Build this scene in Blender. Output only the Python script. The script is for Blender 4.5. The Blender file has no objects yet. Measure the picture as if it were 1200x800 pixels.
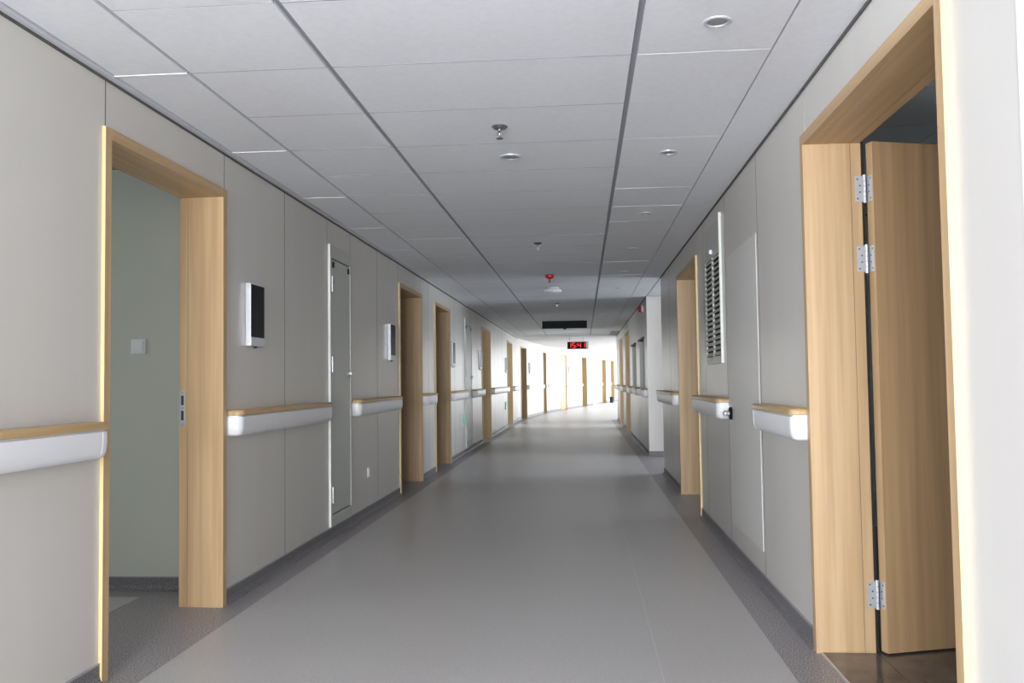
import bpy, bmesh, math, random
from mathutils import Vector, Matrix, Euler
random.seed(7)
C = bpy.context.scene.collection
PI = math.pi

# ------------------------------------------------------------------ camera, light, exposure
EYE = 1.156
cam_d = bpy.data.cameras.new('camera'); cam = bpy.data.objects.new('camera', cam_d); C.objects.link(cam)
cam_d.sensor_fit = 'HORIZONTAL'; cam_d.sensor_width = 36.0
cam_d.lens = 1028.98 / 1200 * 36.0
cam_d.clip_start = 0.05; cam_d.clip_end = 300
cam.matrix_world = (Matrix.Translation((0, 0, EYE)) @ Matrix.Rotation(0.0801, 4, 'Z')
                    @ Matrix.Rotation(PI/2 + 0.0451, 4, 'X') @ Matrix.Rotation(-0.0134, 4, 'Z'))
bpy.context.scene.camera = cam
vs = bpy.context.scene.view_settings
vs.view_transform = 'Standard'; vs.look = 'None'; vs.gamma = 1.0; vs.use_curve_mapping = False
vs.exposure = 0.0

world = bpy.data.worlds.new('sky'); bpy.context.scene.world = world; world.use_nodes = True
world.node_tree.nodes['Background'].inputs[0].default_value = (0.80, 0.90, 1.0, 1)
world.node_tree.nodes['Background'].inputs[1].default_value = 1.2

def area_light(name, loc, aim, sx, sy, power, col=(0.93, 0.97, 1.0)):
    l = bpy.data.lights.new(name, 'AREA'); l.shape = 'RECTANGLE'; l.size = sx; l.size_y = sy
    l.energy = power; l.color = col
    o = bpy.data.objects.new(name, l); C.objects.link(o); o.location = loc
    o.rotation_euler = (Vector(aim) - Vector(loc)).to_track_quat('-Z', 'Y').to_euler()
    return o
# daylight entering by the windows of the place
area_light('daylight_lobby_back', (-0.9, -5.9, 1.35), (-0.9, 0, 5.0), 3.2, 1.9, 1080, (0.93, 0.955, 1.0))
area_light('daylight_lobby_side', (-5.9, -2.2, 1.35), (3, -0.2, 2.2), 4.4, 1.9, 330, (0.78, 0.85, 1.0))
area_light('daylight_side_passage', (5.9, 12.2, 1.35), (-3, 12.3, 0.35), 2.0, 1.9, 170, (0.80, 0.88, 1.0))
area_light('daylight_hall_side', (5.9, 40.2, 1.35), (-3, 40.2, 1.6), 27.0, 2.1, 1450, (0.93, 0.97, 1.0))
area_light('daylight_first_room', (-5.9, 3.3, 1.4), (0, 3.6, 1.2), 1.6, 1.3, 28)
for ly, pw in ((17.3, 45), (22.9, 95)):                 # fill lights added in unseen left rooms to lift the dim mid corridor
    area_light('room_fill', (-5.0, ly, 1.4), (0, ly, 1.5), 1.6, 1.3, pw, (0.90, 0.95, 1.0))
for ly, pw in ((4.2, 4), (8.2, 20), (19.2, 50), (22.5, 95)):                       # fill lights added in the right-hand rooms as well
    area_light('room_fill', (4.65 if ly < 5 else 4.05, ly, 1.4), (0, ly, 1.5), 1.6, 1.3, pw, (0.90, 0.95, 1.0))

# ------------------------------------------------------------------ materials
def mat(name, col, rough=0.5, metal=0.0, coat=0.0, spec=None, noise=None, bump=None, emit=None, trans=0):
    m = bpy.data.materials.new(name); m.use_nodes = True
    nt = m.node_tree; b = nt.nodes['Principled BSDF']
    b.inputs['Base Color'].default_value = (*col, 1); b.inputs['Roughness'].default_value = rough
    b.inputs['Metallic'].default_value = metal
    if spec is not None: b.inputs['Specular IOR Level'].default_value = spec
    if coat: b.inputs['Coat Weight'].default_value = coat; b.inputs['Coat Roughness'].default_value = 0.1
    if trans: b.inputs['Transmission Weight'].default_value = trans
    if emit: b.inputs['Emission Color'].default_value = (*emit[0], 1); b.inputs['Emission Strength'].default_value = emit[1]
    if noise or bump:
        tc = nt.nodes.new('ShaderNodeTexCoord')
        mp = nt.nodes.new('ShaderNodeMapping'); nt.links.new(tc.outputs['Object'], mp.inputs['Vector'])
    if noise:   # (scale xyz, col2, detail, lo, hi)
        sc, c2, det, lo, hi = noise
        mp.inputs['Scale'].default_value = sc
        n = nt.nodes.new('ShaderNodeTexNoise'); n.inputs['Scale'].default_value = 1; n.inputs['Detail'].default_value = det
        nt.links.new(mp.outputs[0], n.inputs['Vector'])
        r = nt.nodes.new('ShaderNodeValToRGB'); r.color_ramp.elements[0].position = lo; r.color_ramp.elements[1].position = hi
        r.color_ramp.elements[0].color = (*col, 1); r.color_ramp.elements[1].color = (*c2, 1)
        nt.links.new(n.outputs['Fac'], r.inputs[0]); nt.links.new(r.outputs[0], b.inputs['Base Color'])
    if bump:    # (scale, strength)
        n2 = nt.nodes.new('ShaderNodeTexNoise'); n2.inputs['Scale'].default_value = bump[0]; n2.inputs['Detail'].default_value = 3
        nt.links.new(tc.outputs['Object'], n2.inputs['Vector'])
        bp = nt.nodes.new('ShaderNodeBump'); bp.inputs['Strength'].default_value = bump[1]; bp.inputs['Distance'].default_value = 0.002
        nt.links.new(n2.outputs['Fac'], bp.inputs['Height']); nt.links.new(bp.outputs[0], b.inputs['Normal'])
    return m
def s(r, g, b):   # sRGB 0-255 to linear
    f = lambda c: (c/255/12.92) if c/255 <= 0.04045 else ((c/255+0.055)/1.055)**2.4
    return (f(r), f(g), f(b))
M = {}
M['wall'] = mat('wall_panel', s(208, 203, 197), 0.30, spec=0.5, noise=((0.3, 6, 0.3), s(210, 207, 199), 2, 0.3, 0.7))
M['seam'] = mat('dark_joint', s(92, 89, 87), 0.8)
M['wall_room'] = mat('room_wall_paint', s(200, 203, 192), 0.6)
M['ceil'] = mat('ceiling_tile', s(238, 240, 244), 0.85, noise=((40, 40, 40), s(235, 237, 241), 3, 0.4, 0.6))
M['ceil_gap'] = mat('ceiling_runner', s(160, 161, 168), 0.6)
M['chrome'] = mat('chrome', s(170, 170, 174), 0.22, metal=1)
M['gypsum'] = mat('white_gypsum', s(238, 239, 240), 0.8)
M['dark_ceil'] = mat('room_ceiling_tile', s(226, 228, 232), 0.8)
M['vinyl'] = mat('light_grey_vinyl', s(186, 183, 181), 0.36, spec=0.5, noise=((110, 110, 110), s(194, 191, 189), 3, 0.4, 0.6), bump=(30, 0.04))
M['vinyl_edge'] = mat('vinyl_weld', s(206, 203, 200), 0.4)
M['border'] = mat('dark_speckled_vinyl', s(112, 107, 109), 0.4, noise=((160, 160, 160), s(204, 198, 199), 3, 0.42, 0.66), bump=(40, 0.04))
M['skirt'] = mat('speckled_skirting', s(97, 94, 97), 0.5, noise=((150, 150, 150), s(132, 129, 131), 2, 0.4, 0.6))
M['skirt_cap'] = mat('skirting_cap', s(165, 165, 166), 0.5)
M['tile'] = mat('brown_glazed_tile', s(80, 73, 69), 0.16, noise=((5, 5, 5), s(116, 107, 101), 8, 0.3, 0.75))
WA, WB = s(177, 146, 107), s(199, 169, 129)
M['wood'] = mat('oak_upright', WA, 0.42, noise=((34, 34, 0.9), WB, 4, 0.3, 0.7))
M['wood_h'] = mat('oak_crosswise', WA, 0.42, noise=((34, 0.9, 34), WB, 4, 0.3, 0.7))
M['wood_leaf_shaded'] = mat('oak_leaf_shaded', s(160, 128, 92), 0.45, noise=((22, 22, 0.6), s(188, 155, 114), 5, 0.3, 0.7))  # jamb oak darkened, so the open leaf's shade sits in the colour
M['wood_edge'] = mat('oak_edging', s(222, 199, 148), 0.45)
M['cap'] = mat('oak_rail_cap', s(178, 146, 98), 0.35, noise=((30, 0.8, 30), s(202, 172, 126), 3, 0.3, 0.7))
M['white'] = mat('white_plastic', s(234, 234, 236), 0.34)
M['lip'] = mat('grey_lip', s(214, 216, 222), 0.4)
M['endcap'] = mat('white_end_plastic', s(238, 239, 242), 0.3)
M['enamel'] = mat('beige_enamel', s(196, 198, 190), 0.38)
M['enamel_trim'] = mat('pale_enamel_edge', s(232, 236, 230), 0.35)
M['steel'] = mat('brushed_steel', s(205, 207, 210), 0.4, metal=0.6)
M['panel'] = mat('off_white_panel', s(224, 222, 217), 0.4)
M['steel_dk'] = mat('steel_screw', s(70, 70, 74), 0.5, metal=0.6)
M['glass_black'] = mat('black_glass', s(10, 11, 14), 0.3, spec=0.08)
M['silver'] = mat('silver_plastic', s(205, 208, 212), 0.3, metal=0.3)
M['black'] = mat('black_plastic', s(22, 24, 26), 0.5, spec=0.15)
M['led_off'] = mat('unlit_led_matrix', s(20, 27, 25), 0.5, noise=((200, 200, 200), s(26, 34, 31), 1, 0.45, 0.55), spec=0.1)
M['led_red'] = mat('red_led', s(255, 20, 25), 0.4, emit=((1.0, 0.012, 0.02), 0.9))
M['red'] = mat('red_plastic', s(176, 32, 30), 0.4)
M['green'] = mat('green_sign_face', s(40, 178, 130), 0.4, emit=((0.05, 0.6, 0.35), 0.35))
M['louvre_dark'] = mat('dark_duct', s(38, 38, 38), 0.8)
M['lamp_in'] = mat('frosted_lamp', s(150, 152, 156), 0.35)
M['pane'] = mat('frosted_pane', s(168, 174, 176), 0.25)
M['blue'] = mat('navy_plastic', s(22, 28, 70), 0.5)
M['dark_void'] = mat('dark_gap_strip', s(28, 24, 22), 0.8)

# ------------------------------------------------------------------ mesh helpers
class MB:
    """collects boxes, cylinders and lofts with material slots, links them as ONE mesh"""
    def __init__(self): self.bm = bmesh.new(); self.mats = []
    def mi(self, m):
        if m not in self.mats: self.mats.append(m)
        return self.mats.index(m)
    def box(self, x0, x1, y0, y1, z0, z1, m):
        v = [self.bm.verts.new(p) for p in ((x0,y0,z0),(x1,y0,z0),(x1,y1,z0),(x0,y1,z0),(x0,y0,z1),(x1,y0,z1),(x1,y1,z1),(x0,y1,z1))]
        k = self.mi(m)
        for f in ((3,2,1,0),(4,5,6,7),(0,1,5,4),(1,2,6,5),(2,3,7,6),(3,0,4,7)):
            self.bm.faces.new([v[i] for i in f]).material_index = k
        return v
    def rings(self, rings, m, cap0=True, cap1=True, closed=True, smooth=True):
        k = self.mi(m); vv = [[self.bm.verts.new(p) for p in r] for r in rings]
        n = len(rings[0])
        for a, b in zip(vv, vv[1:]):
            for i in range(n if closed else n-1):
                j = (i+1) % n
                f = self.bm.faces.new((a[i], a[j], b[j], b[i])); f.material_index = k; f.smooth = smooth
        if cap0: self.bm.faces.new(vv[0][::-1]).material_index = k
        if cap1: self.bm.faces.new(vv[-1]).material_index = k
    def lathe(self, prof, m, c=(0,0,0), axis='z', n=28, cap0=True, cap1=True):
        """prof: (radius, height) pairs; axis z or x"""
        rr = []
        for r, h in prof:
            ring = []
            for i in range(n):
                a = 2*PI*i/n
                if axis == 'z': ring.append((c[0]+r*math.cos(a), c[1]+r*math.sin(a), c[2]+h))
                elif axis == 'x': ring.append((c[0]+h, c[1]+r*math.cos(a), c[2]+r*math.sin(a)))
                else: ring.append((c[0]+r*math.sin(a), c[1]+h, c[2]+r*math.cos(a)))
            rr.append(ring)
        self.rings(rr, m, cap0, cap1)
    def prism(self, poly, z0, z1, m):
        self.rings([[(x, y, z0) for x, y in poly], [(x, y, z1) for x, y in poly]], m, smooth=False)
    def build(self, name, parent=None, bevel=0, loc=None, rz=0):
        bmesh.ops.recalc_face_normals(self.bm, faces=self.bm.faces)
        me = bpy.data.meshes.new(name); self.bm.to_mesh(me); self.bm.free()
        if any(p.use_smooth for p in me.polygons): me.set_sharp_from_angle(angle=0.65)
        for m in self.mats: me.materials.append(M[m])
        o = bpy.data.objects.new(name, me); C.objects.link(o)
        if parent: o.parent = parent
        if loc is not None: o.location = loc
        if rz: o.rotation_euler[2] = rz
        if bevel:
            b = o.modifiers.new('edge', 'BEVEL'); b.width = bevel; b.segments = 2; b.limit_method = 'ANGLE'; b.angle_limit = 0.7
        return o
def tag(o, label=None, cat=None, group=None, kind=None):
    if label: o['label'] = label
    if cat: o['category'] = cat
    if group: o['group'] = group
    if kind: o['kind'] = kind
    return o
def empty(name, loc, rz=0, **k):
    o = bpy.data.objects.new(name, None); C.objects.link(o); o.empty_display_size = 0.1
    o.location = loc; o.rotation_euler = (0, 0, rz); return tag(o, **k)
def copy_tree(o, parent=None):
    c = o.copy(); C.objects.link(c)
    if parent: c.parent = parent
    for ch in list(o.children): copy_tree(ch, c)
    return c

# ------------------------------------------------------------------ plan of the place
XL, XR, HC = -1.903, 0.976, 2.412
CUR = [(XL, 25.6), (-1.327, 32.0), (-1.327 + 0.19*24, 56.0)]     # the left wall bends to the right here
def seg_frame(i, Y):
    """point and heading on bent segment i of the left wall at depth Y"""
    (x0, y0), (x1, y1) = CUR[i], CUR[i+1]
    t = (Y-y0)/(y1-y0)
    return Vector((x0+(x1-x0)*t, Y, 0)), -math.atan2(x1-x0, y1-y0)
LEFT = lambda Y: ((XL, Y, 0), 0.0)
RIGHT = lambda Y: ((XR, Y, 0), PI)
TH = 0.215

def wall_strip(mb, y0, y1, opens, seams, z1=HC):
    """local frame: front face at x=0, body behind. opens: (a,b,ztop); panels with 4 mm open joints"""
    g = 0.003
    cuts = sorted(set([y0, y1] + [v for o in opens for v in (o[0], o[1])] + [q for q in seams if y0 < q < y1]))
    for a, b in zip(cuts, cuts[1:]):
        op = [o for o in opens if o[0] <= (a+b)/2 <= o[1]]
        zb = op[0][2] if op else 0
        za = op[0][3] if op and len(op[0]) > 3 else None
        ga = g if a in seams or any(abs(a-o[0]) < 1e-6 or abs(a-o[1]) < 1e-6 for o in opens) else 0
        gb = g if b in seams or any(abs(b-o[0]) < 1e-6 or abs(b-o[1]) < 1e-6 for o in opens) else 0
        for p, q in ([(zb, z1)] if za is None else [(0, za), (zb, z1)]):
            mb.box(-0.006, 0, a+ga, b-gb, p, q, 'wall')
            mb.box(-TH+0.01, -0.006, a, b, p, q, 'seam')
            if a in seams: mb.box(-0.006, 0.0004, a-0.003, a+0.003, p+0.0801*(p == 0), q, 'seam')
            mb.box(-TH, -TH+0.01, a, b, p, q, 'wall_room')

# door openings: name, near Y, far Y
DL = [('A', 3.335, 4.535), ('B', 8.99, 10.27), ('C', 11.19, 12.50), ('D', 16.5, 18.03), ('E', 22.05, 23.65)]
ins = 0.02
mb = MB()
openL = [(a+ins, b-ins, 2.18) for _, a, b in DL]
seamsL = [3.355, 4.515+0.02, 5.49, 6.43, 7.09, 8.03, 8.97, 10.75, 12.95, 13.9, 14.95, 15.7, 18.9, 19.8, 20.7, 21.6, 24.5]
wall_strip(mb, 1.5, 25.6, openL, seamsL)
tag(mb.build('wall_left', loc=(XL, 0, 0)), 'long pale beige panelled wall on the left with oak door openings', 'wall', kind='structure')

DR = [('R', 2.36, 3.87), ('S', 7.49, 9.01), ('T', 18.5, 20.0), ('U', 21.7, 23.3)]
mb = MB()
def rl(Y): return -Y          # right wall is built in a frame turned by pi about (XR,0)
openR = [(rl(b)+ins, rl(a)-ins, 2.18) for _, a, b in DR[:2]]
seamsR = [rl(q) for q in (2.0, 4.93, 6.04, 7.1, 9.9)]
wall_strip(mb, rl(10.95), rl(-0.6), openR, seamsR)
tag(mb.build('wall_right', loc=(XR, 0, 0), rz=PI), 'near pale panelled wall on the right with the wide oak doorway', 'wall', kind='structure')
mb = MB()
openR2 = [(rl(b)+ins, rl(a)-ins, 2.18) for _, a, b in DR[2:]] + [(rl(15.2), rl(14.0), 1.83, 0.88), (rl(17.4), rl(16.2), 1.83, 0.88)]
wall_strip(mb, rl(25.5), rl(13.42), openR2, [rl(q) for q in (13.9, 15.7, 17.9, 20.8, 24.3)])
tag(mb.build('wall_right_far', loc=(XR, 0, 0), rz=PI), 'farther pale wall on the right beyond the side passage', 'wall', kind='structure')

# bent part of the left wall, two straight pieces meeting at a slight angle
FAR_D = [('F', 0, 26.15, 27.3), ('G', 0, 31.1, 31.95-0.02), ('H', 1, 34.3, 35.5), ('I', 1, 38.7, 39.9), ('J', 1, 43.9, 45.1), ('K', 1, 46.6, 47.8)]
SEGS = []
for i in range(2):
    (x0, y0), (x1, y1) = CUR[i], CUR[i+1]
    L = math.hypot(x1-x0, y1-y0); k = L/(y1-y0)
    ops = [((a-y0)*k+ins, (b-y0)*k-ins, 2.18) for _, sgi, a, b in FAR_D if sgi == i]
    mb = MB(); wall_strip(mb, 0, L, ops, [q*1.9+0.7 for q in range(1, int(L/1.9)-1)])
    o = mb.build('wall_bend' if i == 0 else 'wall_far', loc=(x0, y0, 0), rz=-math.atan2(x1-x0, y1-y0))
    tag(o, ['first turned length of the left wall past the straight run', 'most distant length of left wall curving right at corridor end'][i], 'wall', kind='structure')
    SEGS.append((x0, y0, k, -math.atan2(x1-x0, y1-y0), L))

# side passage walls, lobby, far hall (each closes the light in)
mb = MB()
mb.box(XR+TH, 6.2, 10.75, 10.95, 0, HC, 'wall')
tag(mb.build('wall_passage_near'), 'wall of the side passage on its near side', 'wall', kind='structure')
mb = MB()
mb.box(XR, 6.2, 13.40, 13.419, 0, HC, 'wall'); mb.box(XR+TH, 6.2, 13.44, 13.62, 0, HC, 'wall')
tag(mb.build('wall_passage_far'), 'bright wall end facing the corridor beyond the side passage', 'wall', kind='structure')
def holed(mb, x0, x1, y0, y1, axis, a, b, z0, z1, m='wall'):
    """a wall box x0..x1,y0..y1 with a rectangular window hole a..b along axis"""
    if axis == 'x':
        mb.box(x0, a, y0, y1, 0, HC, m); mb.box(b, x1, y0, y1, 0, HC, m)
        mb.box(a, b, y0, y1, 0, z0, m); mb.box(a, b, y0, y1, z1, HC, m)
    else:
        mb.box(x0, x1, y0, a, 0, HC, m); mb.box(x0, x1, b, y1, 0, HC, m)
        mb.box(x0, x1, a, b, 0, z0, m); mb.box(x0, x1, a, b, z1, HC, m)
mb = MB()
holed(mb, -6.2, XR+TH, -6.2, -6.0, 'x', -2.5, 0.7, 0.4, 2.3)
holed(mb, -6.2, -6.0, -6.0, 1.7, 'y', -4.5, 0.1, 0.4, 2.3)
mb.box(-6.0, XL-TH, 1.5, 1.7, 0, HC, 'wall'); mb.box(XR, XR+TH, -6.0, -0.6, 0, HC, 'wall')
tag(mb.build('wall_lobby'), 'pale walls of the lobby behind the viewer', 'wall', kind='structure')
mb = MB()
holed(mb, 6.0, 6.2, 10.75, 13.62, 'y', 11.15, 13.25, 0.4, 2.3)
tag(mb.build('wall_passage_end'), 'window wall at the end of the side passage', 'wall', kind='structure')
mb = MB()
mb.box(XR+TH, 6.2, 25.3, 25.5, 0, HC, 'wall')
holed(mb, 6.0, 6.2, 25.5, 56.2, 'y', 26.3, 54, 0.2, 2.35)
mb.box(2.6, 6.2, 56.0, 56.2, 0, HC, 'wall')
tag(mb.build('wall_hall'), 'walls of the bright hall at the far end', 'wall', kind='structure')

# shells of the rooms behind the doors
def room_shell(side, y0, y1, depth, label, m='wall_room', near_open=None):
    """three walls of a room behind the corridor wall; side -1 left, 1 right"""
    mb = MB(); t = 0.05
    xa = XL-TH if side < 0 else XR+TH
    xb = xa + side*depth
    lo, hi = min(xa, xb), max(xa, xb)
    mb.box(lo, hi, y0-t, y0, 0, HC, m); mb.box(lo, hi, y1, y1+t, 0, HC, m)
    if near_open:
        a, b, z0, z1 = near_open
        w0, w1 = (xb-t, xb) if side < 0 else (xb, xb+t)
        holed(mb, w0, w1, y0-t, y1+t, 'y', a, b, z0, z1, m)
    else:
        w0, w1 = (xb-t, xb) if side < 0 else (xb, xb+t)
        mb.box(w0, w1, y0-t, y1+t, 0, HC, m)
    return tag(mb.build('wall_room'), label, 'wall', kind='structure')
room_shell(-1, 1.75, 4.85, 3.85, 'grey-green wall with a light switch inside the first left doorway', near_open=(2.5, 4.1, 0.75, 2.05))
room_shell(-1, 8.0, 10.57, 3.0, 'dim room walls seen past the second left doorway')
room_shell(-1, 10.9, 13.2, 3.0, 'dim room walls seen past the third left doorway')
room_shell(-1, 16.0, 18.6, 3.0, 'dim room walls seen past the fourth left doorway', near_open=(16.5, 18.1, 0.75, 2.05))  # here and below, outer window hole added for the room's fill light
room_shell(-1, 21.6, 24.2, 3.0, 'dim room walls seen past the fifth left doorway', near_open=(22.1, 23.7, 0.75, 2.05))
room_shell(1, 2.0, 7.0, 3.6, 'dark room walls behind the open oak door on the right', near_open=(3.4, 5.0, 0.75, 2.05))
room_shell(1, 7.15, 9.6, 3.0, 'dark room walls behind the second right doorway', near_open=(7.4, 9, 0.75, 2.05))
room_shell(1, 18.0, 20.4, 3.0, 'dark room walls behind a far right doorway', near_open=(18.4, 20, 0.75, 2.05))
room_shell(1, 21.2, 23.8, 3.0, 'dark room walls behind the last right doorway', near_open=(21.7, 23.3, 0.75, 2.05))
def bent_shell(x0, y0, k, rz, a, b, label):
    mb = MB(); t = 0.05
    mb.box(-2.5, -TH, a-0.3-t, a-0.3, 0, HC, 'wall_room'); mb.box(-2.5, -TH, b+0.3, b+0.3+t, 0, HC, 'wall_room')
    mb.box(-2.5-t, -2.5, a-0.3-t, b+0.3+t, 0, HC, 'wall_room')
    tag(mb.build('wall_room', loc=(x0, y0, 0), rz=rz), label, 'wall', kind='structure')
for n, i, a, b in FAR_D:
    if n == 'H': continue
    x0, y0, k, rz, L = SEGS[i]
    bent_shell(x0, y0, k, rz, (a-y0)*k, (b-y0)*k, {'F': 'room walls behind the doorway where the left wall starts to turn', 'G': 'room walls behind the doorway just before the closed oak door',
        'I': 'room walls behind the first doorway past the closed oak door', 'J': 'room walls behind the doorway beside the navy bin', 'K': 'room walls behind the most distant doorway'}[n])

# ------------------------------------------------------------------ floor
mb = MB(); mb.box(-7, 7, -7, 58, -0.12, 0, 'border')
tag(mb.build('floor'), 'dark grey speckled vinyl floor with a light grey field along the corridor', 'floor', kind='structure')
mb = MB()
e = 0.155
seamx = 0.29
def field(rows):       # rows: (y, x_left, x_right), welded strips 2 mm thick
    mb.rings([[(xl, y, 0), (xr, y, 0), (xr, y, 0.002), (xl, y, 0.002)] for y, xl, xr in rows], 'vinyl', smooth=False)
xl = lambda y: -1.75 if y <= 25.6 else (-1.75+(y-25.6)/6.4*(-1.327+e+1.75) if y <= 32 else -1.327+e+0.19*(y-32))
field([(-5.9, -5.8, seamx-0.002), (1.35, -5.8, seamx-0.002)])
field([(y, xl(y), seamx-0.002) for y in [1.35]+[2.0*q for q in range(1, 13)]+[25.6, 27, 29, 30.5, 32, 34, 36, 38]])
field([(y, seamx+0.002, 0.795) for y in [-5.9, -3, 0]+[2.0*q for q in range(1, 13)]+[25.75]])
field([(y, seamx+0.002, 5.8) for y in (25.75, 28, 31, 34, 38)])
field([(y, xl(y), 5.8) for y in (38.0, 42, 46, 50, 56)])
mb.box(seamx-0.002, seamx+0.002, -5.9, 37.9, 0, 0.0021, 'vinyl_edge')
tag(mb.build('floor_field'), 'light grey vinyl field running down the middle of the corridor', 'floor', kind='structure')
mb = MB(); mb.box(-5.7, -2.44, 1.9, 4.69, 0, 0.002, 'vinyl')
tag(mb.build('floor_room'), 'light vinyl floor corner inside the first left doorway', 'floor', kind='structure')
mb = MB()
for i in range(6):
    for j in range(8):
        mb.box(XR+0.03+i*0.6, XR+0.03+i*0.6+0.597, 2.45+j*0.6 if j else 2.40, 2.45+j*0.6+0.597, 0, 0.004, 'tile') if (i > 0 and XR+0.6*i+0.62 < 4.7) else None
    
mb.box(XR+0.005, XR+0.227, 2.41, 3.82, 0, 0.005, 'tile')
mb.box(XR+0.23, XR+0.627, 2.05, 6.95, 0, 0.004, 'tile')
tag(mb.build('floor_tiles'), 'glossy brown stone tiles in the open doorway on the right', 'floor', kind='structure')
mb = MB(); mb.box(XR-0.004, XR+0.005, 2.41, 3.82, 0, 0.006, 'steel')
tag(mb.build('trim_1'), 'thin metal threshold strip of the right doorway', 'threshold', kind='structure')

# ------------------------------------------------------------------ ceiling: runners at these X, tiles every 0.6 m
mb = MB()
mb.box(-7, 7, -7, 24.78, HC+0.012, HC+0.10, 'ceil_gap')
x1, x2, x3, x4 = -1.562, -0.985, 0.219, 0.744
def tile(xa, xb, ya, yb, gx=0.002, gy=0.002):
    dz = random.uniform(-0.0006, 0.0009)
    v = mb.box(xa+gx, xb-gx, ya+gy, yb-gy, HC, HC+0.013, 'ceil')
    for q in v[:4]: q.co.z += dz + random.uniform(-0.0006, 0.0006)
row0 = 3.373 - 0.6*16
k = 0
while row0 + 0.6*k < 24.7:
    a = row0+0.6*k; b = min(a+0.6, 24.77)
    a = max(a, -6.19)
    if b > a+0.05:
        r = 0.0115
        tile(x2+r, x3-r, a, b, 0.001, 0.0025); tile(x1+r*0.7, x2-r, a, b, 0.001, 0.0025); tile(x3+r, x4-0.004, a, b, 0.001, 0.0025)
        mb.box(x2+r+0.001, x3-r-0.001, a-0.0025, a+0.0025, HC-0.0002, HC+0.01, 'ceil_gap'); mb.box(x1+r, x2-r-0.001, a-0.0025, a+0.0025, HC-0.0002, HC+0.01, 'ceil_gap')
        if k % 2 == 0 and a > 1.0:
            bb = min(a+1.2, 24.77); tile(XL+0.035, x1-r*0.7, a, bb, 0.001, 0.006)
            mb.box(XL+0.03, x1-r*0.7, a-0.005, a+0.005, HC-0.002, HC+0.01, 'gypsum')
    k += 1
# plain wide strip on the right, passage and lobby ceilings
for i in range(12):
    a = 0.0+i*2.4-6.1
    mb.box(x4+0.003, XR-0.008, a, min(a+2.4, 24.77)-0.001, HC, HC+0.013, 'ceil') if a < 24 and not (a > 30) else None
for i in range(8):
    for j in range(4): mb.box(XR+0.01+i*0.6, XR+0.6+i*0.6, 10.97+j*0.6, 11.56+j*0.6, HC, HC+0.013, 'ceil')
for i in range(7):
    for j in range(12): mb.box(-6+i*0.6, -5.41+i*0.6, -5.9+j*0.6, -5.31+j*0.6, HC, HC+0.013, 'ceil') if -5.31+j*0.6 < 1.6 and -5.41+i*0.6 < -1.5 else None
tag(mb.build('ceiling'), 'white tiled ceiling with dark runners above the corridor', 'ceiling', kind='structure')
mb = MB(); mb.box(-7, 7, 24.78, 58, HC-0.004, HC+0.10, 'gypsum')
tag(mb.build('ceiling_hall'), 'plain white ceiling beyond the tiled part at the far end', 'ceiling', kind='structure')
mb = MB()
for i in range(6):
    for j in range(8): mb.box(XR+TH+0.02+i*0.6, XR+TH+0.61+i*0.6, 2.05+j*0.6, 2.64+j*0.6, HC-0.02, HC-0.004, 'dark_ceil')
mb.box(XR+TH, XR+TH+3.6, 2.0, 7.0, HC-0.004, HC+0.001, 'seam')
tag(mb.build('ceiling_room'), 'dim tiled ceiling inside the open doorway on the right', 'ceiling', kind='structure')
mb = MB()
mb.box(XL, XL+0.028, 1.5, 25.6, HC-0.012, HC+0.008, 'lip'); mb.box(XL, XL+0.006, 1.5, 25.6, HC-0.022, HC-0.012, 'seam')
tag(mb.build('trim_2'), 'grey edge profile where the left wall meets the ceiling', 'trim', kind='structure')
mb = MB(); mb.box(XR-0.008, XR, -0.6, 10.95, HC-0.012, HC+0.008, 'seam'); mb.box(XR-0.008, XR, 13.42, 25.5, HC-0.012, HC+0.008, 'seam')
tag(mb.build('trim_3'), 'dark edge profile where the right wall meets the ceiling', 'trim', kind='structure')
mb = MB(); mb.box(XR-0.004, XR, 1.90, 2.0, 0.08, HC-0.02, 'endcap')
tag(mb.build('trim_4'), 'shiny vertical joint strip on the nearest right wall panel', 'trim', kind='structure')

# ------------------------------------------------------------------ skirting
def skirt(mb, y0, y1, opens):
    pos = y0
    for a, b in sorted(opens) + [(y1, y1)]:
        if a > pos:
            mb.rings([[(0, y, 0), (0.03, y, 0.0), (0.012, y, 0.012), (0.006, y, 0.03), (0.006, y, 0.074), (0, y, 0.074)] for y in (pos, a)], 'skirt', smooth=False)
            mb.box(0, 0.008, pos, a, 0.074, 0.080, 'skirt_cap')
        pos = b
mb = MB(); skirt(mb, 1.5, 25.6, [(a, b) for _, a, b in DL])
tag(mb.build('baseboard_left', loc=(XL, 0, 0)), 'dark speckled skirting along the left wall', 'baseboard', kind='structure')
mb = MB(); skirt(mb, rl(10.95), rl(-0.6), [(rl(b), rl(a)) for _, a, b in DR[:2]])
tag(mb.build('baseboard_right', loc=(XR, 0, 0), rz=PI), 'dark speckled skirting along the near right wall', 'baseboard', kind='structure')
mb = MB(); skirt(mb, rl(25.5), rl(13.42), [(rl(b), rl(a)) for _, a, b in DR[2:]])
tag(mb.build('baseboard_right_far', loc=(XR, 0, 0), rz=PI), 'dark skirting along the farther right wall', 'baseboard', kind='structure')
mb = MB(); skirt(mb, 0, 5, [])
tag(mb.build('baseboard_passage', loc=(XR, 13.40, 0), rz=-PI/2), 'skirting below the wall end past the side passage', 'baseboard', kind='structure')
for i in range(2):
    x0, y0, k, rz, L = SEGS[i]
    mb = MB(); skirt(mb, 0, L, [((a-y0)*k, (b-y0)*k) for _, si, a, b in FAR_D if si == i])
    tag(mb.build('baseboard_bend' if i == 0 else 'baseboard_far', loc=(x0, y0, 0), rz=rz), ['skirting on the first turned length of wall', 'skirting on the most distant length of wall'][i], 'baseboard', kind='structure')
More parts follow.
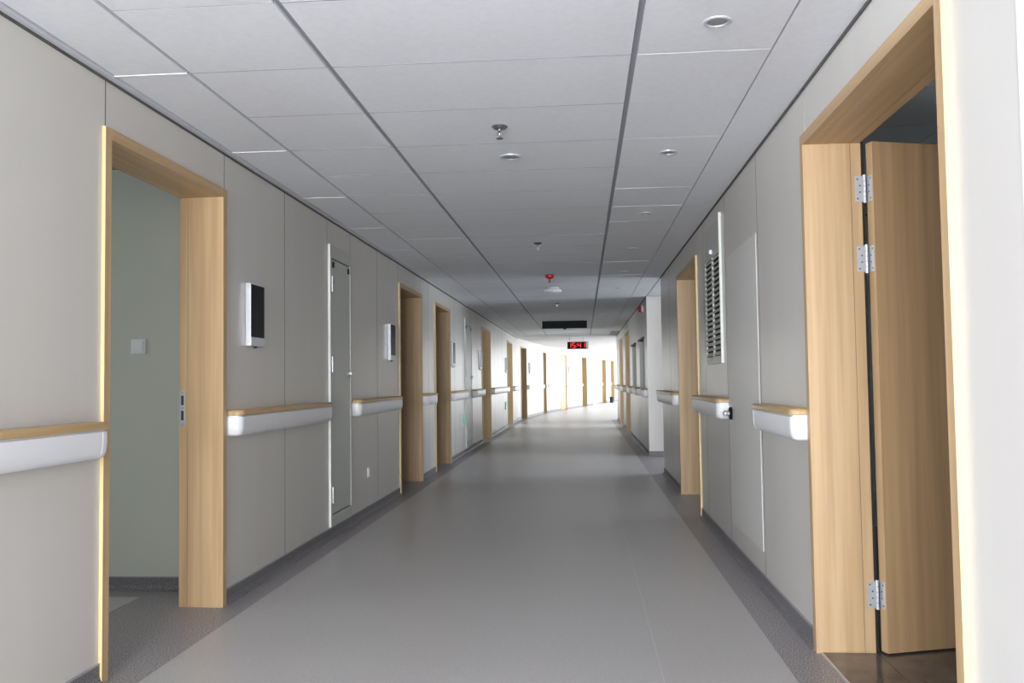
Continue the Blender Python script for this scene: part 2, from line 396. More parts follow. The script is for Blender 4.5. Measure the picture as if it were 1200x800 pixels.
mb = MB(); skirt(mb, 0, 3.5, [])
tag(mb.build('baseboard_room', loc=(XL-TH-3.5, 4.85, 0), rz=-PI/2), 'skirting on the room wall inside the first left doorway', 'baseboard', kind='structure')

# ------------------------------------------------------------------ doors (setting)
door_n = [0]
def door(loc, rz, W, label, near_at=0, edge='wood_edge', head=2.2, p=0.015):
    """local frame: x out of the wall, y along the wall, opening 0..W. near_at 0: the near side is y=0"""
    door_n[0] += 1
    t = empty('door_%d' % door_n[0], loc, rz, label=label, cat='door', kind='structure')
    aw = 0.046; d1 = -0.178; d2 = -0.223
    for k in (0, 1):
        mb = MB()
        def Y(a, b): return (a, b) if k == 0 else (W-b, W-a)
        a, b = Y(0, aw); mb.box(0, p, a, b, 0, head, 'wood')                    # architrave
        a, b = Y(-0.0006, 0); mb.box(0, p, a, b, 0, head, edge) 
        a, b = Y(0.0205, aw); mb.box(d1, 0, a, b, 0, head-aw, 'wood')           # lining
        a, b = Y(0.0205, aw-0.003); mb.box(d1-0.002, d1, a, b, 0, head-aw, 'dark_void')
        a, b = Y(0.0205, aw-0.001); mb.box(d2, d1-0.002, a, b, 0, head-aw, 'wood')
        mb.build('side_jamb', t, bevel=0.0012)
    mb = MB()
    mb.box(0, p, aw, W-aw, head-aw, head, 'wood_h')
    mb.box(d1, 0, 0.0205, W-0.0205, head-aw, head-0.021, 'wood_h')
    mb.box(d2, d1-0.002, 0.0205, W-0.0205, head-aw+0.001, head-0.021, 'wood_h')
    mb.build('head_jamb', t, bevel=0.0012)
    return t
def hinge(parent, z, loc, open_deg):
    """leaf plates each side of a knuckle; local origin on the pin"""
    mb = MB()
    mb.lathe([(0.006, z-0.055), (0.006, z+0.055)], 'steel', n=12)
    for q in (-0.057, 0.057): mb.lathe([(0.0075, z+q-0.003), (0.0075, z+q+0.003)], 'steel', n=12)
    for q in (-0.033, -0.011, 0.011, 0.033): mb.lathe([(0.0064, z+q-0.0006), (0.0064, z+q+0.0006)], 'steel_dk', n=12)
    # plate on the jamb (in the plane of the jamb lining, facing +y) and plate on the leaf edge
    mb.box(0.004, 0.042, -0.0012, 0.0012, z-0.055, z+0.055, 'steel')
    for zz, xx in ((-0.042, 0.03), (-0.014, 0.018), (0.014, 0.018), (0.042, 0.03)):
        mb.lathe([(0.0035, 0.001), (0.0035, 0.0018)], 'steel_dk', c=(xx, 0, z+zz), axis='y', n=10)
    o = mb.build('hinge', parent, loc=loc); return o
dA = door((XL, 3.335, 0), 0, 1.2, 'open oak doorway nearest on the left, showing a grey-green room wall')
mb = MB()
zc = 1.035
mb.box(-0.222, -0.190, 0, 0.002, zc-0.09, zc+0.09, 'steel')
mb.box(-0.213, -0.199, -0.001, 0.0025, zc+0.018, zc+0.068, 'steel_dk'); mb.box(-0.213, -0.199, -0.001, 0.0025, zc-0.062, zc-0.012, 'steel_dk')
for q in (-0.082, 0.003, 0.082): mb.lathe([(0.003, 0.0), (0.003, -0.001)], 'steel_dk', c=(-0.206, 0, zc+q), axis='y', n=10)
tag(mb.build('strike_plate', dA, loc=(0, 1.2-0.046-0.0015, 0)), 'steel strike plate on the far jamb')
door((XL, 8.99, 0), 0, 1.28, 'second oak doorway on the left, past the grey steel service door')
door((XL, 11.19, 0), 0, 1.31, 'third oak doorway on the left, separated from the second by a short wall')
door((XL, 16.5, 0), 0, 1.53, 'fourth oak doorway on the left, past the green low sign')
door((XL, 22.05, 0), 0, 1.6, 'fifth oak doorway on the left, last on the straight wall')
dR = door((XR, 3.87, 0), PI, 1.51, 'wide oak doorway nearest on the right with its door standing open', p=0.02)
# the open leaf, swung into the room past square
Px, Py = -0.247, 0.040
leaf_rot = PI + math.radians(17)
mb = MB()
mb.box(0.0, 1.36, -0.044, 0.0, 0.012, 2.15, 'wood_leaf_shaded')
mb.box(-0.0008, 0.0, -0.044, 0.0, 0.012, 2.15, 'wood')
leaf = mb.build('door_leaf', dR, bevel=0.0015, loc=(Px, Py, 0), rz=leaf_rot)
mb = MB(); mb.box(-0.012, 0.0, 0.012, 0.02, 0, 2.16, 'dark_void'); mb.build('dark_gap_strip', dR, loc=(-0.223, 0.026, 0))  # dark strip set in the gap between jamb and leaf
for z in (1.955, 1.655, 0.245):
    mb = MB()
    mb.lathe([(0.006, z-0.055), (0.006, z+0.055)], 'steel', n=12)
    for q in (-0.0575, 0.0575): mb.lathe([(0.0078, z+q-0.003), (0.0078, z+q+0.003)], 'steel', n=12)
    for q in (-0.033, -0.011, 0.011, 0.033): mb.lathe([(0.0064, z+q-0.0007), (0.0064, z+q+0.0007)], 'steel_dk', n=12)
    mb.box(0.003, 0.040, 0.0, 0.0022, z-0.055, z+0.055, 'steel')          # on the jamb
    for zz, xx in ((-0.042, 0.03), (-0.014, 0.02), (0.014, 0.02), (0.042, 0.03)):
        mb.lathe([(0.0034, 0.002), (0.0034, 0.0028)], 'steel_dk', c=(xx, 0, z+zz), axis='y', n=10)
    h = mb.build('hinge', dR, loc=(-0.235, 0.0465, 0))
    # plate on the leaf edge
    mb = MB(); mb.box(-0.0022, 0.0, -0.036, -0.002, z-0.055, z+0.055, 'steel')
    for zz, yy in ((-0.042, -0.027), (-0.014, -0.017), (0.014, -0.017), (0.042, -0.027)):
        mb.lathe([(0.0034, -0.003), (0.0034, -0.002)], 'steel_dk', c=(0, yy, z+zz), axis='x', n=10)
    mb.build('hinge_plate', leaf)
door((XR, 9.01, 0), PI, 1.52, 'second oak doorway on the right, past the louvred panel')
door((XR, 20.0, 0), PI, 1.5, 'third oak doorway on the right, beyond the two wall windows')
door((XR, 23.3, 0), PI, 1.6, 'last oak doorway on the right, close to the bright hall')
FL = {'F': 'oak doorway on the left where the wall begins to turn', 'G': 'narrow oak doorway on the left before the closed oak door',
      'H': 'closed light oak door facing the corridor on the turning wall', 'I': 'oak doorway just past the closed oak door',
      'J': 'dark far oak doorway beside the navy bin', 'K': 'most distant oak doorway, by the bright end'}
for n, i, a, b in FAR_D:
    x0, y0, k, rz, L = SEGS[i]
    P = Matrix.Rotation(rz, 4, 'Z') @ Vector((0, (a-y0)*k, 0)) + Vector((x0, y0, 0))
    W = (b-a)*k
    d = door(P, rz, W, FL[n])
    if n == 'H':
        mb = MB(); mb.box(-0.06, -0.015, 0.048, W-0.048, 0.01, 2.15, 'wood_leaf_shaded')
        lf = mb.build('door_leaf', d, bevel=0.002)
        mb = MB(); mb.box(-0.015, -0.014, 0.10, 0.34, 1.78, 1.90, 'white'); mb.box(-0.015, -0.014, 0.12, 0.34, 1.50, 1.60, 'white'); tag(mb.build('notice', lf), 'small white notices')
        mb = MB(); mb.lathe([(0.025, 0), (0.025, 0.012), (0.01, 0.014), (0.01, 0.05)], 'steel', c=(-0.015, W-0.12, 1.0), axis='x', n=14); mb.box(0.025, 0.04, W-0.23, W-0.11, 0.99, 1.01, 'steel'); mb.build('handle', lf)

# painted steel service doors in the left wall
def service_door(Y0, W, z1, label, lock=True):
    door_n[0] += 1
    t = empty('door_%d' % door_n[0], (XL, Y0, 0), 0, label=label, cat='door', kind='structure')
    z0 = 0.085; fw = 0.038; p = 0.016
    mb = MB()
    mb.box(0, p, 0.002, fw, z0, z1, 'enamel'); mb.box(0, p, W-fw*0.8, W, z0, z1, 'enamel')
    mb.box(0, p*1.05, -0.001, 0.003, z0, z1, 'enamel_trim')
    mb.box(0, p, fw, W-fw*0.8, z1-0.10, z1, 'enamel'); mb.box(0, p, fw, W-fw*0.8, z0, z0+0.085, 'enamel')
    mb.build('door_frame', t, bevel=0.001)
    mb = MB()
    mb.box(0, 0.011, fw+0.004, W-fw*0.8-0.004, z0+0.093, z1-0.108, 'enamel')
    mb.box(0, 0.003, fw, W-fw*0.8, z0+0.085, z1-0.1, 'louvre_dark')
    lf = mb.build('door_leaf', t, bevel=0.0015)
    for z in (z1-0.30, 1.30, 0.32):
        mb = MB(); mb.lathe([(0.007, z-0.06), (0.007, z+0.06)], 'steel', c=(0.02, fw+0.004, 0), n=12)
        mb.box(0.011, 0.014, fw+0.006, fw+0.035, z-0.055, z+0.055, 'steel'); mb.build('hinge', lf)
    for yy in (fw+0.05, W-fw-0.05):
        mb = MB(); mb.box(0.011, 0.02, yy-0.012, yy+0.012, z1-0.17, z1-0.125, 'black'); mb.build('stopper', lf)
    if lock:
        mb = MB()
        mb.lathe([(0.026, 0.011), (0.026, 0.018), (0.016, 0.022), (0.016, 0.04), (0.011, 0.045)], 'steel', c=(0, W-0.085, 1.235), axis='x', n=18)
        mb.box(0.035, 0.05, W-0.13, W-0.075, 1.225, 1.245, 'steel'); mb.build('lock', lf)
    return t
service_door(6.46, 0.605, 2.21, 'grey steel service door in the left wall between the first two oak doorways')
service_door(14.1, 0.80, 2.19, 'distant grey steel service door in the left wall above the green sign')

# white plain door far away on the turned wall
x0, y0, k, rz, L = SEGS[1]
door_n[0] += 1
P = Matrix.Rotation(rz, 4, 'Z') @ Vector((0, (41.2-y0)*k, 0)) + Vector((x0, y0, 0))
dw = empty('door_%d' % door_n[0], P, rz, label='plain white door with a dark knob on the far turned wall', cat='door', kind='structure')
mb = MB(); mb.box(0, 0.03, 0, 0.05, 0, 2.15, 'lip'); mb.box(0, 0.03, 1.05, 1.1, 0, 2.15, 'lip'); mb.box(0, 0.03, 0.05, 1.05, 2.1, 2.15, 'lip'); mb.build('door_frame', dw)
mb = MB(); mb.box(0, 0.02, 0.055, 1.045, 0.01, 2.095, 'white'); lf = mb.build('door_leaf', dw)
mb = MB(); mb.lathe([(0.05, 0.02), (0.05, 0.03), (0.02, 0.035), (0.03, 0.07)], 'black', c=(0, 0.25, 1.0), axis='x', n=16); mb.build('knob', lf)

# two recessed windows in the farther right wall
for i, Yf in enumerate((15.2, 17.4)):
    t = empty('window_%d' % (i+1), (XR, Yf, 0), PI, label=['recessed narrow window in the right wall nearer the red alarm', 'recessed narrow window in the right wall nearer the far oak doorways'][i], cat='window', kind='structure')
    W = 1.2
    mb = MB()
    mb.box(-0.09, 0.004, 0, 0.03, 0.88, 1.83, 'enamel'); mb.box(-0.09, 0.004, W-0.03, W, 0.88, 1.83, 'enamel')
    mb.box(-0.09, 0.03, 0.0, W, 1.80, 1.83, 'steel_dk'); mb.box(-0.09, 0.004, 0.03, W-0.03, 0.88, 0.93, 'enamel')
    mb.box(-0.08, -0.05, W/2-0.015, W/2+0.015, 0.93, 1.8, 'enamel')
    mb.build('window_frame', t)
    mb = MB(); mb.box(-0.075, -0.065, 0.03, W-0.03, 0.93, 1.8, 'pane'); mb.build('pane', t)
# window frames where daylight enters
wn = [2]
def win_frame(loc, rz, W, z0, z1, label):
    wn[0] += 1
    t = empty('window_%d' % wn[0], loc, rz, label=label, cat='window', kind='structure')
    mb = MB(); f = 0.05
    mb.box(0.05, 0.12, 0, W, z0, z0+f, 'white'); mb.box(0.05, 0.12, 0, W, z1-f, z1, 'white')
    n = max(2, round(W/1.2))
    for q in range(n+1):
        y = f/2+(W-f)*q/n; mb.box(0.05, 0.12, y-f/2, y+f/2, z0, z1, 'white')
    mb.build('window_frame', t)
win_frame((-2.5, -6.0, 0), -PI/2, 3.2, 0.4, 2.3, 'wide lobby window behind the viewer')
win_frame((-6.2, -4.5, 0), 0, 4.6, 0.4, 2.3, 'wide lobby window on the left side')
win_frame((6.0, 11.15, 0), 0, 2.1, 0.4, 2.3, 'window at the end of the side passage')
win_frame((6.0, 26.3, 0), 0, 27.7, 0.2, 2.35, 'long window band of the far hall')

# ------------------------------------------------------------------ handrails
def outline(y0, y1, D, R, i, n=7):
    """plan outline from the wall round two rounded corners, inset by i"""
    p = [(0.0, y0+i)]
    R2 = max(R-i, 0.002)
    for q in range(n):
        a = -PI/2 + PI/2*q/(n-1); p.append((D-i-R2+R2*math.cos(a), y0+i+R2+R2*math.sin(a)))
    for q in range(n):
        a = PI/2*q/(n-1); p.append((D-i-R2+R2*math.cos(a), y1-i-R2+R2*math.sin(a)))
    p.append((0.0, y1-i)); return p
BODY = [(0.992, 0.010), (0.986, 0.010), (0.985, 0.001), (0.976, 0.0), (0.935, 0.0005), (0.910, 0.003), (0.894, 0.009), (0.885, 0.019), (0.881, 0.036)]
CAP = [(0.993, 0.003), (0.996, 0.0), (1.012, 0.0), (1.018, 0.004), (1.021, 0.012)]
def handrail(loc, rz, L, label, group, wall_caps=True):
    D = 0.082; R = 0.04
    t = empty('handrail', loc, rz, label=label, cat='handrail', group=group)
    mb = MB(); e = 0.06
    prof = [(D-i, z) for z, i in BODY] + [(0.0, 0.882), (0.0, 0.992)]
    mb.rings([[(x, y, z) for x, z in prof] for y in (e, L-e)], 'white'); mb.build('bumper', t)
    for k in (0, 1):
        mb = MB(); rr = []
        for z, i in BODY:
            o = outline(0, 2*e, D+0.001, R, i)
            h = len(o)//2
            o = o[:h] + [(D+0.001-i, e), (0, e)]
            if k: o = [(x, L-y) for x, y in o]
            rr.append([(x, y, z) for x, y in o])
        mb.rings(rr, 'endcap'); mb.build('end_cap', t)
    mb = MB(); mb.rings([[(x, y, z) for x, y in outline(0.004, L-0.004, D+0.006, R, i)] for z, i in CAP], 'cap'); tag(mb.build('top_rail', t), 'oak-coloured top rail')
    return t
GL, GR = 'white wall handrails with oak tops on the left wall', 'white wall handrails with oak tops on the right wall'
for a, b, lb in ((1.7, 3.27, 'white handrail on the left wall, cut by the frame edge before the first doorway'),
                 (4.56, 6.30, 'white handrail on the left wall below the black tablet screen'),
                 (7.10, 8.80, 'white handrail on the left wall between service door and second doorway'),
                 (10.29, 10.95, 'short white handrail on the left wall between second and third doorways'),
                 (12.55, 13.98, 'white handrail on the left wall above the nearer green sign'),
                 (14.98, 16.42, 'white handrail on the left wall between distant service door and fourth doorway'),
                 (18.08, 21.95, 'long white handrail on the left wall between fourth and fifth doorways'),
                 (23.7, 26.0, 'distant white handrail on the left wall just past the fifth doorway')):
    if b > 25.6: b = 25.55
    handrail((XL, a, 0), 0, b-a, lb, GL)
for a, b, lb in ((3.885, 4.80, 'white handrail with rounded end right beside the wide open oak door'),
                 (6.03, 7.38, 'white handrail on the right wall below the louvred grille'),
                 (9.03, 10.90, 'white handrail on the right wall ending at the side passage corner'),
                 (13.5, 13.93, 'short white handrail on the right just past the side passage'),
                 (15.25, 16.15, 'white handrail on the right between the two recessed windows'),
                 (17.45, 18.42, 'white handrail on the right between far window and oak doorway'),
                 (20.05, 21.65, 'white handrail on the right between the last two oak doorways'),
                 (23.35, 25.4, 'white handrail on the right at the last wall corner')):
    handrail((XR, b, 0), PI, b-a, lb, GR)
for i, a, b, lb in ((0, 27.4, 31.0, 'white handrail on the turning wall past the fifth and sixth doorways'),
                    (1, 32.2, 34.2, 'white handrail left of the closed oak door'),
                    (1, 35.6, 38.6, 'white handrail right of the closed oak door'),
                    (1, 42.4, 43.8, 'white handrail beside the far white door'),
                    (1, 45.2, 46.5, 'short white handrail between the two most distant doorways')):
    x0, y0, k, rz, L = SEGS[i]
    P = Matrix.Rotation(rz, 4, 'Z') @ Vector((0, (a-y0)*k, 0)) + Vector((x0, y0, 0))
    handrail(P, rz, (b-a)*k, lb, 'white handrails along the turning wall')

# ------------------------------------------------------------------ things on the walls
def tablet(loc, rz, label):
    t = empty('wall_tablet', loc, rz, label=label, cat='wall screen', group='slim wall screens beside the left doorways')
    W, z0, z1, D = 0.22, 1.375, 1.735, 0.032
    mb = MB(); mb.box(0, D, 0, W, z0, z1, 'silver'); mb.build('housing', t, bevel=0.004)
    mb = MB(); mb.box(D, D+0.0025, 0.006, W-0.014, z0+0.052, z1-0.008, 'glass_black'); tag(mb.build('screen', t), 'black glass screen')
    mb = MB(); mb.box(D, D+0.002, 0.006, W-0.014, z0+0.008, z0+0.048, 'lip'); mb.build('lower_bezel', t)
    mb = MB(); mb.lathe([(0.011, 0), (0.011, -0.008)], 'black', c=(0.016, 0.11, z0), n=12); mb.build('button', t)
tablet((XL, 4.83, 0), 0, 'black wall screen in silver housing right of the first left doorway')
tablet((XL, 8.47, 0), 0, 'silver-edged wall screen just before the second left doorway')
tablet((XL, 12.62, 0), 0, 'silver wall screen just past the third left doorway')
tablet((XL, 16.05, 0), 0, 'dark wall screen just before the fourth left doorway')
tablet((XL, 21.5, 0), 0, 'small distant wall screen before the fifth left doorway')
for i, Y, lb in ((0, 27.75, 'faint wall screen past the doorway where the wall turns'), (1, 35.75, 'tiny wall screen right of the closed oak door')):
    x0, y0, k, rz, L = SEGS[i]; P = Matrix.Rotation(rz, 4, 'Z') @ Vector((0, (Y-y0)*k, 0)) + Vector((x0, y0, 0)); tablet(P, rz, lb)

def plate(name, label, cat, loc, rz, z, kind):
    t = empty(name, loc, rz, label=label, cat=cat)
    mb = MB(); mb.box(0, 0.009, -0.043, 0.043, z-0.043, z+0.043, 'white'); mb.build('cover_plate', t, bevel=0.003)
    mb = MB()
    if kind == 'switch': mb.box(0.009, 0.014, -0.03, 0.03, z-0.03, z+0.03, 'white'); mb.build('rocker', t, bevel=0.002)
    else:
        mb.box(0.009, 0.012, -0.026, 0.026, z-0.026, z+0.026, 'white')
        for yy, zz in ((-0.012, 0.008), (0.012, 0.008), (-0.01, -0.012), (0.01, -0.012)): mb.box(0.011, 0.0125, yy-0.003, yy+0.003, z+zz-0.006, z+zz+0.006, 'black')
        mb.build('socket_face', t, bevel=0.0)
    return t
plate('light_switch', 'square white light switch on the grey-green wall inside the first left doorway', 'switch', (-2.54, 4.85, 0), -PI/2, 1.383, 'switch')
plate('light_switch', 'pale switch plate glimpsed inside the dark second left doorway', 'switch', (-2.185, 10.57, 0), -PI/2, 1.60, 'switch')
plate('wall_socket', 'small white socket low on the left wall below the handrail', 'socket', (XL, 7.67, 0), 0, 0.37, 'socket')

def exit_sign(Y, label):
    t = empty('floor_level_exit_sign', (XL, Y, 0), 0, label=label, cat='exit sign', group='green low exit signs on the left wall')
    mb = MB(); mb.box(0, 0.022, 0, 0.36, 0.465, 0.655, 'white'); mb.build('casing', t, bevel=0.004)
    mb = MB(); mb.box(0.022, 0.0235, 0.125, 0.348, 0.477, 0.643, 'green'); tag(mb.build('sign_face', t), 'green sign face')
    mb = MB()
    x0, x1 = 0.0236, 0.0245
    mb.box(x0-0.0015, x1-0.0015, 0.06, 0.11, 0.55, 0.57, 'green')           # arrow shaft
    mb.rings([[(x-0.0015, 0.025, 0.56), (x-0.0015, 0.062, 0.59), (x-0.0015, 0.062, 0.53)] for x in (x0, x1)], 'green', smooth=False)
    mb.build('arrow', t); mb = MB()
    mb.lathe([(0.011, x0), (0.011, x1)], 'white', c=(0, 0.25, 0.617), axis='x', n=14)   # running figure
    for (ya, za), (yb, zb), w in (((0.25, 0.61), (0.262, 0.56), 0.011), ((0.262, 0.56), (0.235, 0.53), 0.008), ((0.235, 0.53), (0.215, 0.53), 0.007),
                                  ((0.262, 0.56), (0.285, 0.525), 0.008), ((0.285, 0.525), (0.295, 0.495), 0.007), ((0.252, 0.60), (0.225, 0.58), 0.006), ((0.254, 0.60), (0.29, 0.59), 0.006)):
        d = Vector((yb-ya, zb-za)); nrm = Vector((-d.y, d.x)).normalized()*w/1.6
        q = [(ya+nrm.x, za+nrm.y), (yb+nrm.x, zb+nrm.y), (yb-nrm.x, zb-nrm.y), (ya-nrm.x, za-nrm.y)]
        mb.rings([[(x, y, z) for y, z in q] for x in (x0, x1)], 'white', smooth=False)
    mb.build('running_figure', t)
exit_sign(13.53, 'green low exit sign below the handrail past the third left doorway')
exit_sign(21.35, 'farther green low exit sign before the fifth left doorway')

# flush service panel with a knob, right wall
t = empty('access_panel', (XR, 5.99, 0), PI, label='tall flush white access panel on the right wall between two handrails', cat='access panel')
mb = MB(); mb.box(0.0004, 0.004, 0, 1.02, 0.20, 1.965, 'panel'); pn = mb.build('panel', t, bevel=0.0015)
mb = MB(); mb.lathe([(0.042, 0.006), (0.042, 0.016), (0.036, 0.022)], 'black', c=(0, 0.10, 0.925), axis='x', n=24)
mb.lathe([(0.014, 0.022), (0.014, 0.034), (0.019, 0.04), (0.019, 0.054), (0.012, 0.06)], 'steel', c=(0, 0.10, 0.925), axis='x', n=20)
kn = mb.build('knob', t); tag(kn, 'black round plate with a chrome knob')
# louvred grille
t = empty('louvred_grille', (XR, 6.97, 0), PI, label='white louvred vent grille high on the right wall before the second doorway', cat='vent grille')
W = 0.79; z0, z1 = 1.262, 2.315; zl = 2.075
mb = MB(); p = 0.018
mb.box(0, 0.004, 0.02, W-0.02, zl, z1-0.02, 'enamel')
mb.box(0, p, W-0.018, W, z0, z1, 'enamel_trim'); mb.box(0, 0.010, 0, 0.03, z0, zl+0.02, 'enamel')
mb.box(0, 0.010, 0.03, W-0.018, z0, z0+0.055, 'enamel'); mb.box(0, 0.010, 0.03, W-0.018, zl-0.03, zl+0.01, 'enamel')
mb.box(0, 0.012, W/2-0.022, W/2+0.022, z0+0.05, zl-0.03, 'enamel'); mb.build('frame', t, bevel=0.0015)
mb = MB(); mb.box(0, 0.001, 0.03, W-0.02, z0+0.05, zl-0.03, 'louvre_dark'); mb.build('backing', t)
n = 19
for q in range(n):
    z = z0+0.07 + (zl-0.05-z0-0.07)*q/(n-1)
    mb = MB()
    for ya, yb in ((0.03, W/2-0.022), (W/2+0.022, W-0.018)):
        mb.rings([[(0.001, y, z+0.014), (0.014, y, z-0.010), (0.016, y, z-0.008), (0.003, y, z+0.017)] for y in (ya, yb)], 'enamel', smooth=False)
    mb.build('louvre_blade', t)
mb = MB(); mb.box(0.01, 0.03, W/2-0.015, W/2+0.015, zl+0.0, zl+0.03, 'steel'); mb.build('latch', t)

# red alarm
t = empty('fire_alarm', (XR, 14.15, 0), PI, label='round red fire alarm high on the right wall past the side passage', cat='fire alarm')
mb = MB(); mb.lathe([(0.06, 0), (0.06, 0.02), (0.052, 0.03)], 'white', c=(0, 0, 2.285), axis='x'); mb.build('base', t)
mb = MB(); mb.lathe([(0.05, 0.03), (0.048, 0.06), (0.035, 0.08), (0.012, 0.088)], 'red', c=(0, 0, 2.285), axis='x'); mb.build('sounder', t)

# ------------------------------------------------------------------ things on the ceiling
def downlight():
    t = empty('downlight', (0.49, 3.09, HC))
    mb = MB()
    mb.lathe([(0.034, 0.004), (0.036, -0.004), (0.044, -0.006), (0.050, -0.003), (0.051, 0.001)], 'silver', cap0=False, cap1=False); mb.build('trim_ring', t)
    mb = MB(); mb.lathe([(0.0345, -0.001), (0.020, -0.004), (0.004, -0.005)], 'lamp_in'); tag(mb.build('lamp_lens', t), 'unlit grey lens')
    return t
dl = downlight()
lbl = ['nearest unlit recessed downlight at the top right of the ceiling', 'recessed downlight second from the viewer in the right ceiling row',
       'recessed downlight third from the viewer in the right ceiling row', 'recessed downlight fourth from the viewer in the right ceiling row',
       'recessed downlight just before the side passage', 'recessed downlight level with the side passage', 'recessed downlight just past the side passage',
       'recessed downlight above the recessed windows', 'recessed downlight near the dark hanging display', 'recessed downlight just past the dark hanging display',
       'distant recessed downlight before the red clock', 'last recessed downlight in the tiled ceiling']
for i in range(12):
    o = dl if i == 0 else copy_tree(dl)
    o.location = (0.493, 3.09+1.786*i, HC)
    tag(o, lbl[i], 'ceiling light', 'recessed downlights along the right side of the ceiling')
for i, (x, y) in enumerate(((0.93, 36.5), (1.30, 37.8))):
    o = copy_tree(dl); o.location = (x, y, HC-0.006); tag(o, ['farther pair of hall downlights, the left one', 'farther pair of hall downlights, the right one'][i], 'ceiling light', 'downlights in the far hall ceiling')

def speaker(x, y, z, label):
    t = empty('ceiling_speaker', (x, y, z), label=label, cat='speaker', group='round speakers along the ceiling centre')
    mb = MB(); mb.lathe([(0.046, 0.003), (0.047, -0.005), (0.057, -0.008), (0.064, -0.004), (0.065, 0.001)], 'silver', cap0=False, cap1=False); mb.build('rim', t)
    mb = MB(); mb.lathe([(0.0465, -0.002), (0.03, -0.005), (0.006, -0.006)], 'lamp_in'); mb.build('speaker_mesh', t)
speaker(-0.383, 4.855, HC, 'round grey ceiling fixture just behind the nearest sprinkler')
speaker(-0.39, 26.4, HC-0.006, 'small grey ceiling fixture above the red clock')
def sprinkler(x, y, label, m='chrome'):
    t = empty('sprinkler', (x, y, HC), label=label, cat='sprinkler', group='pendent sprinklers along the ceiling centre')
    mb = MB(); mb.lathe([(0.038, 0.001), (0.040, -0.004), (0.030, -0.014), (0.016, -0.018)], m); mb.build('escutcheon', t)
    mb = MB(); mb.lathe([(0.010, -0.016), (0.010, -0.028), (0.006, -0.030), (0.003, -0.034), (0.003, -0.05), (0.006, -0.052)], 'chrome', n=14)
    for sgn in (-1, 1):
        mb.rings([[(sgn*0.009+dx, dy, -0.026), (sgn*0.009-dx, dy, -0.026)] and [(sgn*(0.009)+q*0.002, dy, -0.026) for q, dy in ((-1, -0.002), (1, -0.002), (1, 0.002), (-1, 0.002))],
                  [(sgn*(0.013)+q*0.002, dy, -0.042) for q, dy in ((-1, -0.002), (1, -0.002), (1, 0.002), (-1, 0.002))],
                  [(sgn*(0.004)+q*0.002, dy, -0.058) for q, dy in ((-1, -0.002), (1, -0.002), (1, 0.002), (-1, 0.002))]] if False else
                 [[(sgn*r+q*0.002, dy, z) for q, dy in ((-1, -0.002), (1, -0.002), (1, 0.002), (-1, 0.002))] for r, z in ((0.009, -0.026), (0.013, -0.042), (0.004, -0.058))], 'chrome', smooth=False)
    mb.build('frame_arms', t)
    mb = MB(); mb.lathe([(0.006, -0.056), (0.018, -0.060), (0.018, -0.062), (0.004, -0.063)], 'chrome', n=18); mb.build('deflector', t)
    return t
sprinkler(-0.389, 4.26, 'nearest chrome sprinkler hanging from the ceiling centre')
sprinkler(-0.391, 7.95, 'second chrome sprinkler, between the nearest one and the red-capped one')
t = sprinkler(-0.375, 10.4, 'sprinkler with a red cap at the ceiling centre')
mb = MB(); mb.lathe([(0.050, 0.0), (0.054, -0.018), (0.046, -0.036), (0.022, -0.044), (0.012, -0.05), (0.011, -0.085), (0.016, -0.088), (0.016, -0.092)], 'red'); tag(mb.build('red_cap', t), 'red cap')
sprinkler(-0.40, 14.2, 'small distant sprinkler before the dark hanging display')
# round white fixture
t = empty('smoke_detector', (-0.39, 11.85, HC), label='wide white disc fixture on the ceiling behind the red-capped sprinkler', cat='smoke detector')
mb = MB(); mb.lathe([(0.08, 0.001), (0.085, -0.02), (0.07, -0.026)], 'lip'); mb.build('base', t)
mb = MB(); mb.lathe([(0.09, -0.026), (0.12, -0.034), (0.122, -0.052), (0.105, -0.064), (0.05, -0.07)], 'endcap'); mb.build('cover', t)
# dark hanging display
t = empty('led_display', (-0.365, 18.2, 0), label='long dark unlit display panel hung under the ceiling', cat='display')
mb = MB(); mb.box(-0.465, 0.465, 0, 0.07, 2.235, 2.39, 'black'); mb.build('housing', t, bevel=0.004)
mb = MB(); mb.box(-0.445, 0.445, -0.003, 0, 2.25, 2.375, 'led_off'); mb.build('screen', t)
for xx in (-0.35, 0.35):
    mb = MB(); mb.lathe([(0.012, 2.388), (0.012, HC)], 'steel', c=(xx, 0.035, 0), n=12); mb.build('rod', t)
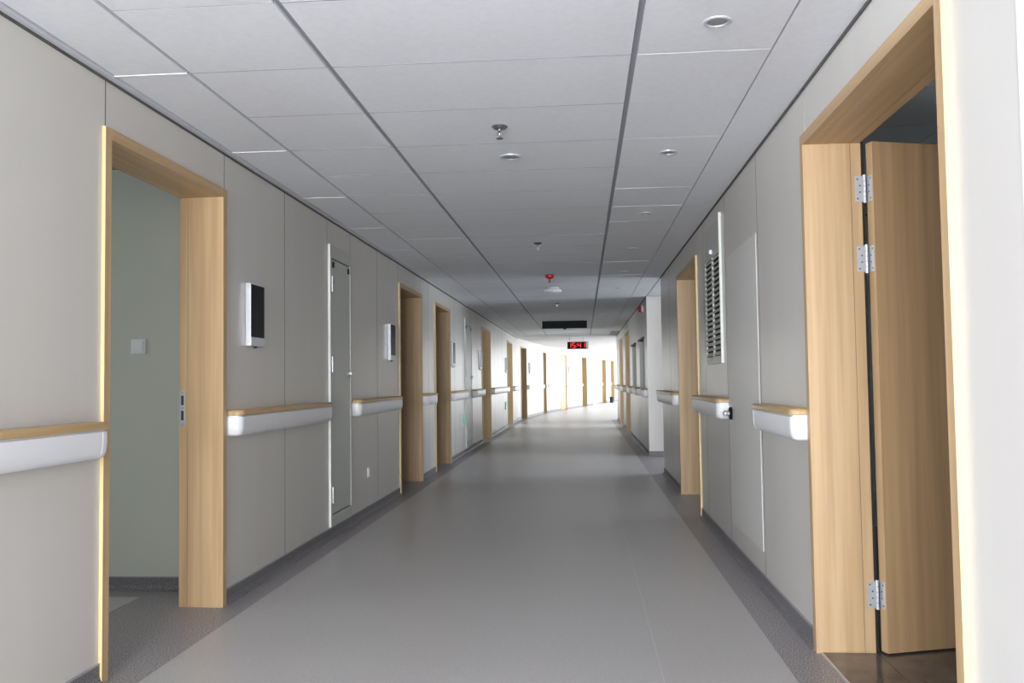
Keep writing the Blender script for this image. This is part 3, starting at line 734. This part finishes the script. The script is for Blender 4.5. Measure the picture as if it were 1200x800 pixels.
# small dome camera under the tiled ceiling
t = empty('dome_camera', (-0.40, 20.2, HC), label='tiny black dome camera just behind the dark display', cat='camera')
mb = MB(); mb.lathe([(0.06, 0), (0.06, -0.03), (0.05, -0.035)], 'lip', n=20); mb.build('base', t)
mb = MB(); mb.lathe([(0.048, -0.035), (0.044, -0.06), (0.03, -0.078), (0.008, -0.085)], 'glass_black', n=20); mb.build('dome', t)
# red clock 15:41
t = empty('digital_clock', (-0.165, 25.3, 0), label='hanging digital clock showing red figures 15:41', cat='clock')
zc = 2.16; hw, hh = 0.265, 0.10
mb = MB(); mb.box(-hw-0.012, hw+0.07, 0, 0.07, zc-hh-0.008, zc+hh+0.008, 'endcap'); mb.build('case', t, bevel=0.004)
mb = MB(); mb.box(-hw, hw, -0.004, 0.0, zc-hh, zc+hh, 'black'); mb.build('face', t)
SEG = {'1': 'bc', '5': 'afgcd', '4': 'fgbc'}
def digit(ch, cx):
    mb = MB(); w, h, th = 0.038, 0.066, 0.011
    R = {'a': (-w, w, h-th, h+th), 'd': (-w, w, -h-th, -h+th), 'g': (-w, w, -th, th),
         'b': (w-th, w+th, 0, h), 'c': (w-th, w+th, -h, 0), 'f': (-w-th, -w+th, 0, h), 'e': (-w-th, -w+th, -h, 0)}
    for q in SEG[ch]:
        a, b, c, d = R[q]; mb.box(cx+a, cx+b, -0.007, -0.004, zc+c, zc+d, 'led_red')
    mb.build('digit', t)
for ch, cx in zip('1541', (-0.205, -0.085, 0.075, 0.19)): digit(ch, cx)
mb = MB(); mb.box(-0.012, 0.008, -0.007, -0.004, zc+0.02, zc+0.04, 'led_red'); mb.box(-0.012, 0.008, -0.007, -0.004, zc-0.04, zc-0.02, 'led_red'); mb.build('colon', t)
for xx in (-0.2, 0.2):
    mb = MB(); mb.lathe([(0.008, zc+hh+0.006), (0.008, HC-0.004)], 'steel', c=(xx, 0.035, 0), n=10); mb.build('rod', t)

# navy bin far away
t = empty('waste_bin', (1.42, 44.6, 0.002), label='small navy bin standing on the floor near the most distant doorways', cat='bin')
mb = MB(); mb.lathe([(0.085, 0), (0.10, 0.26), (0.105, 0.27)], 'blue', n=20); mb.build('body', t)
mb = MB(); mb.lathe([(0.107, 0.27), (0.107, 0.29), (0.06, 0.31)], 'blue', n=20); mb.build('lid', t)
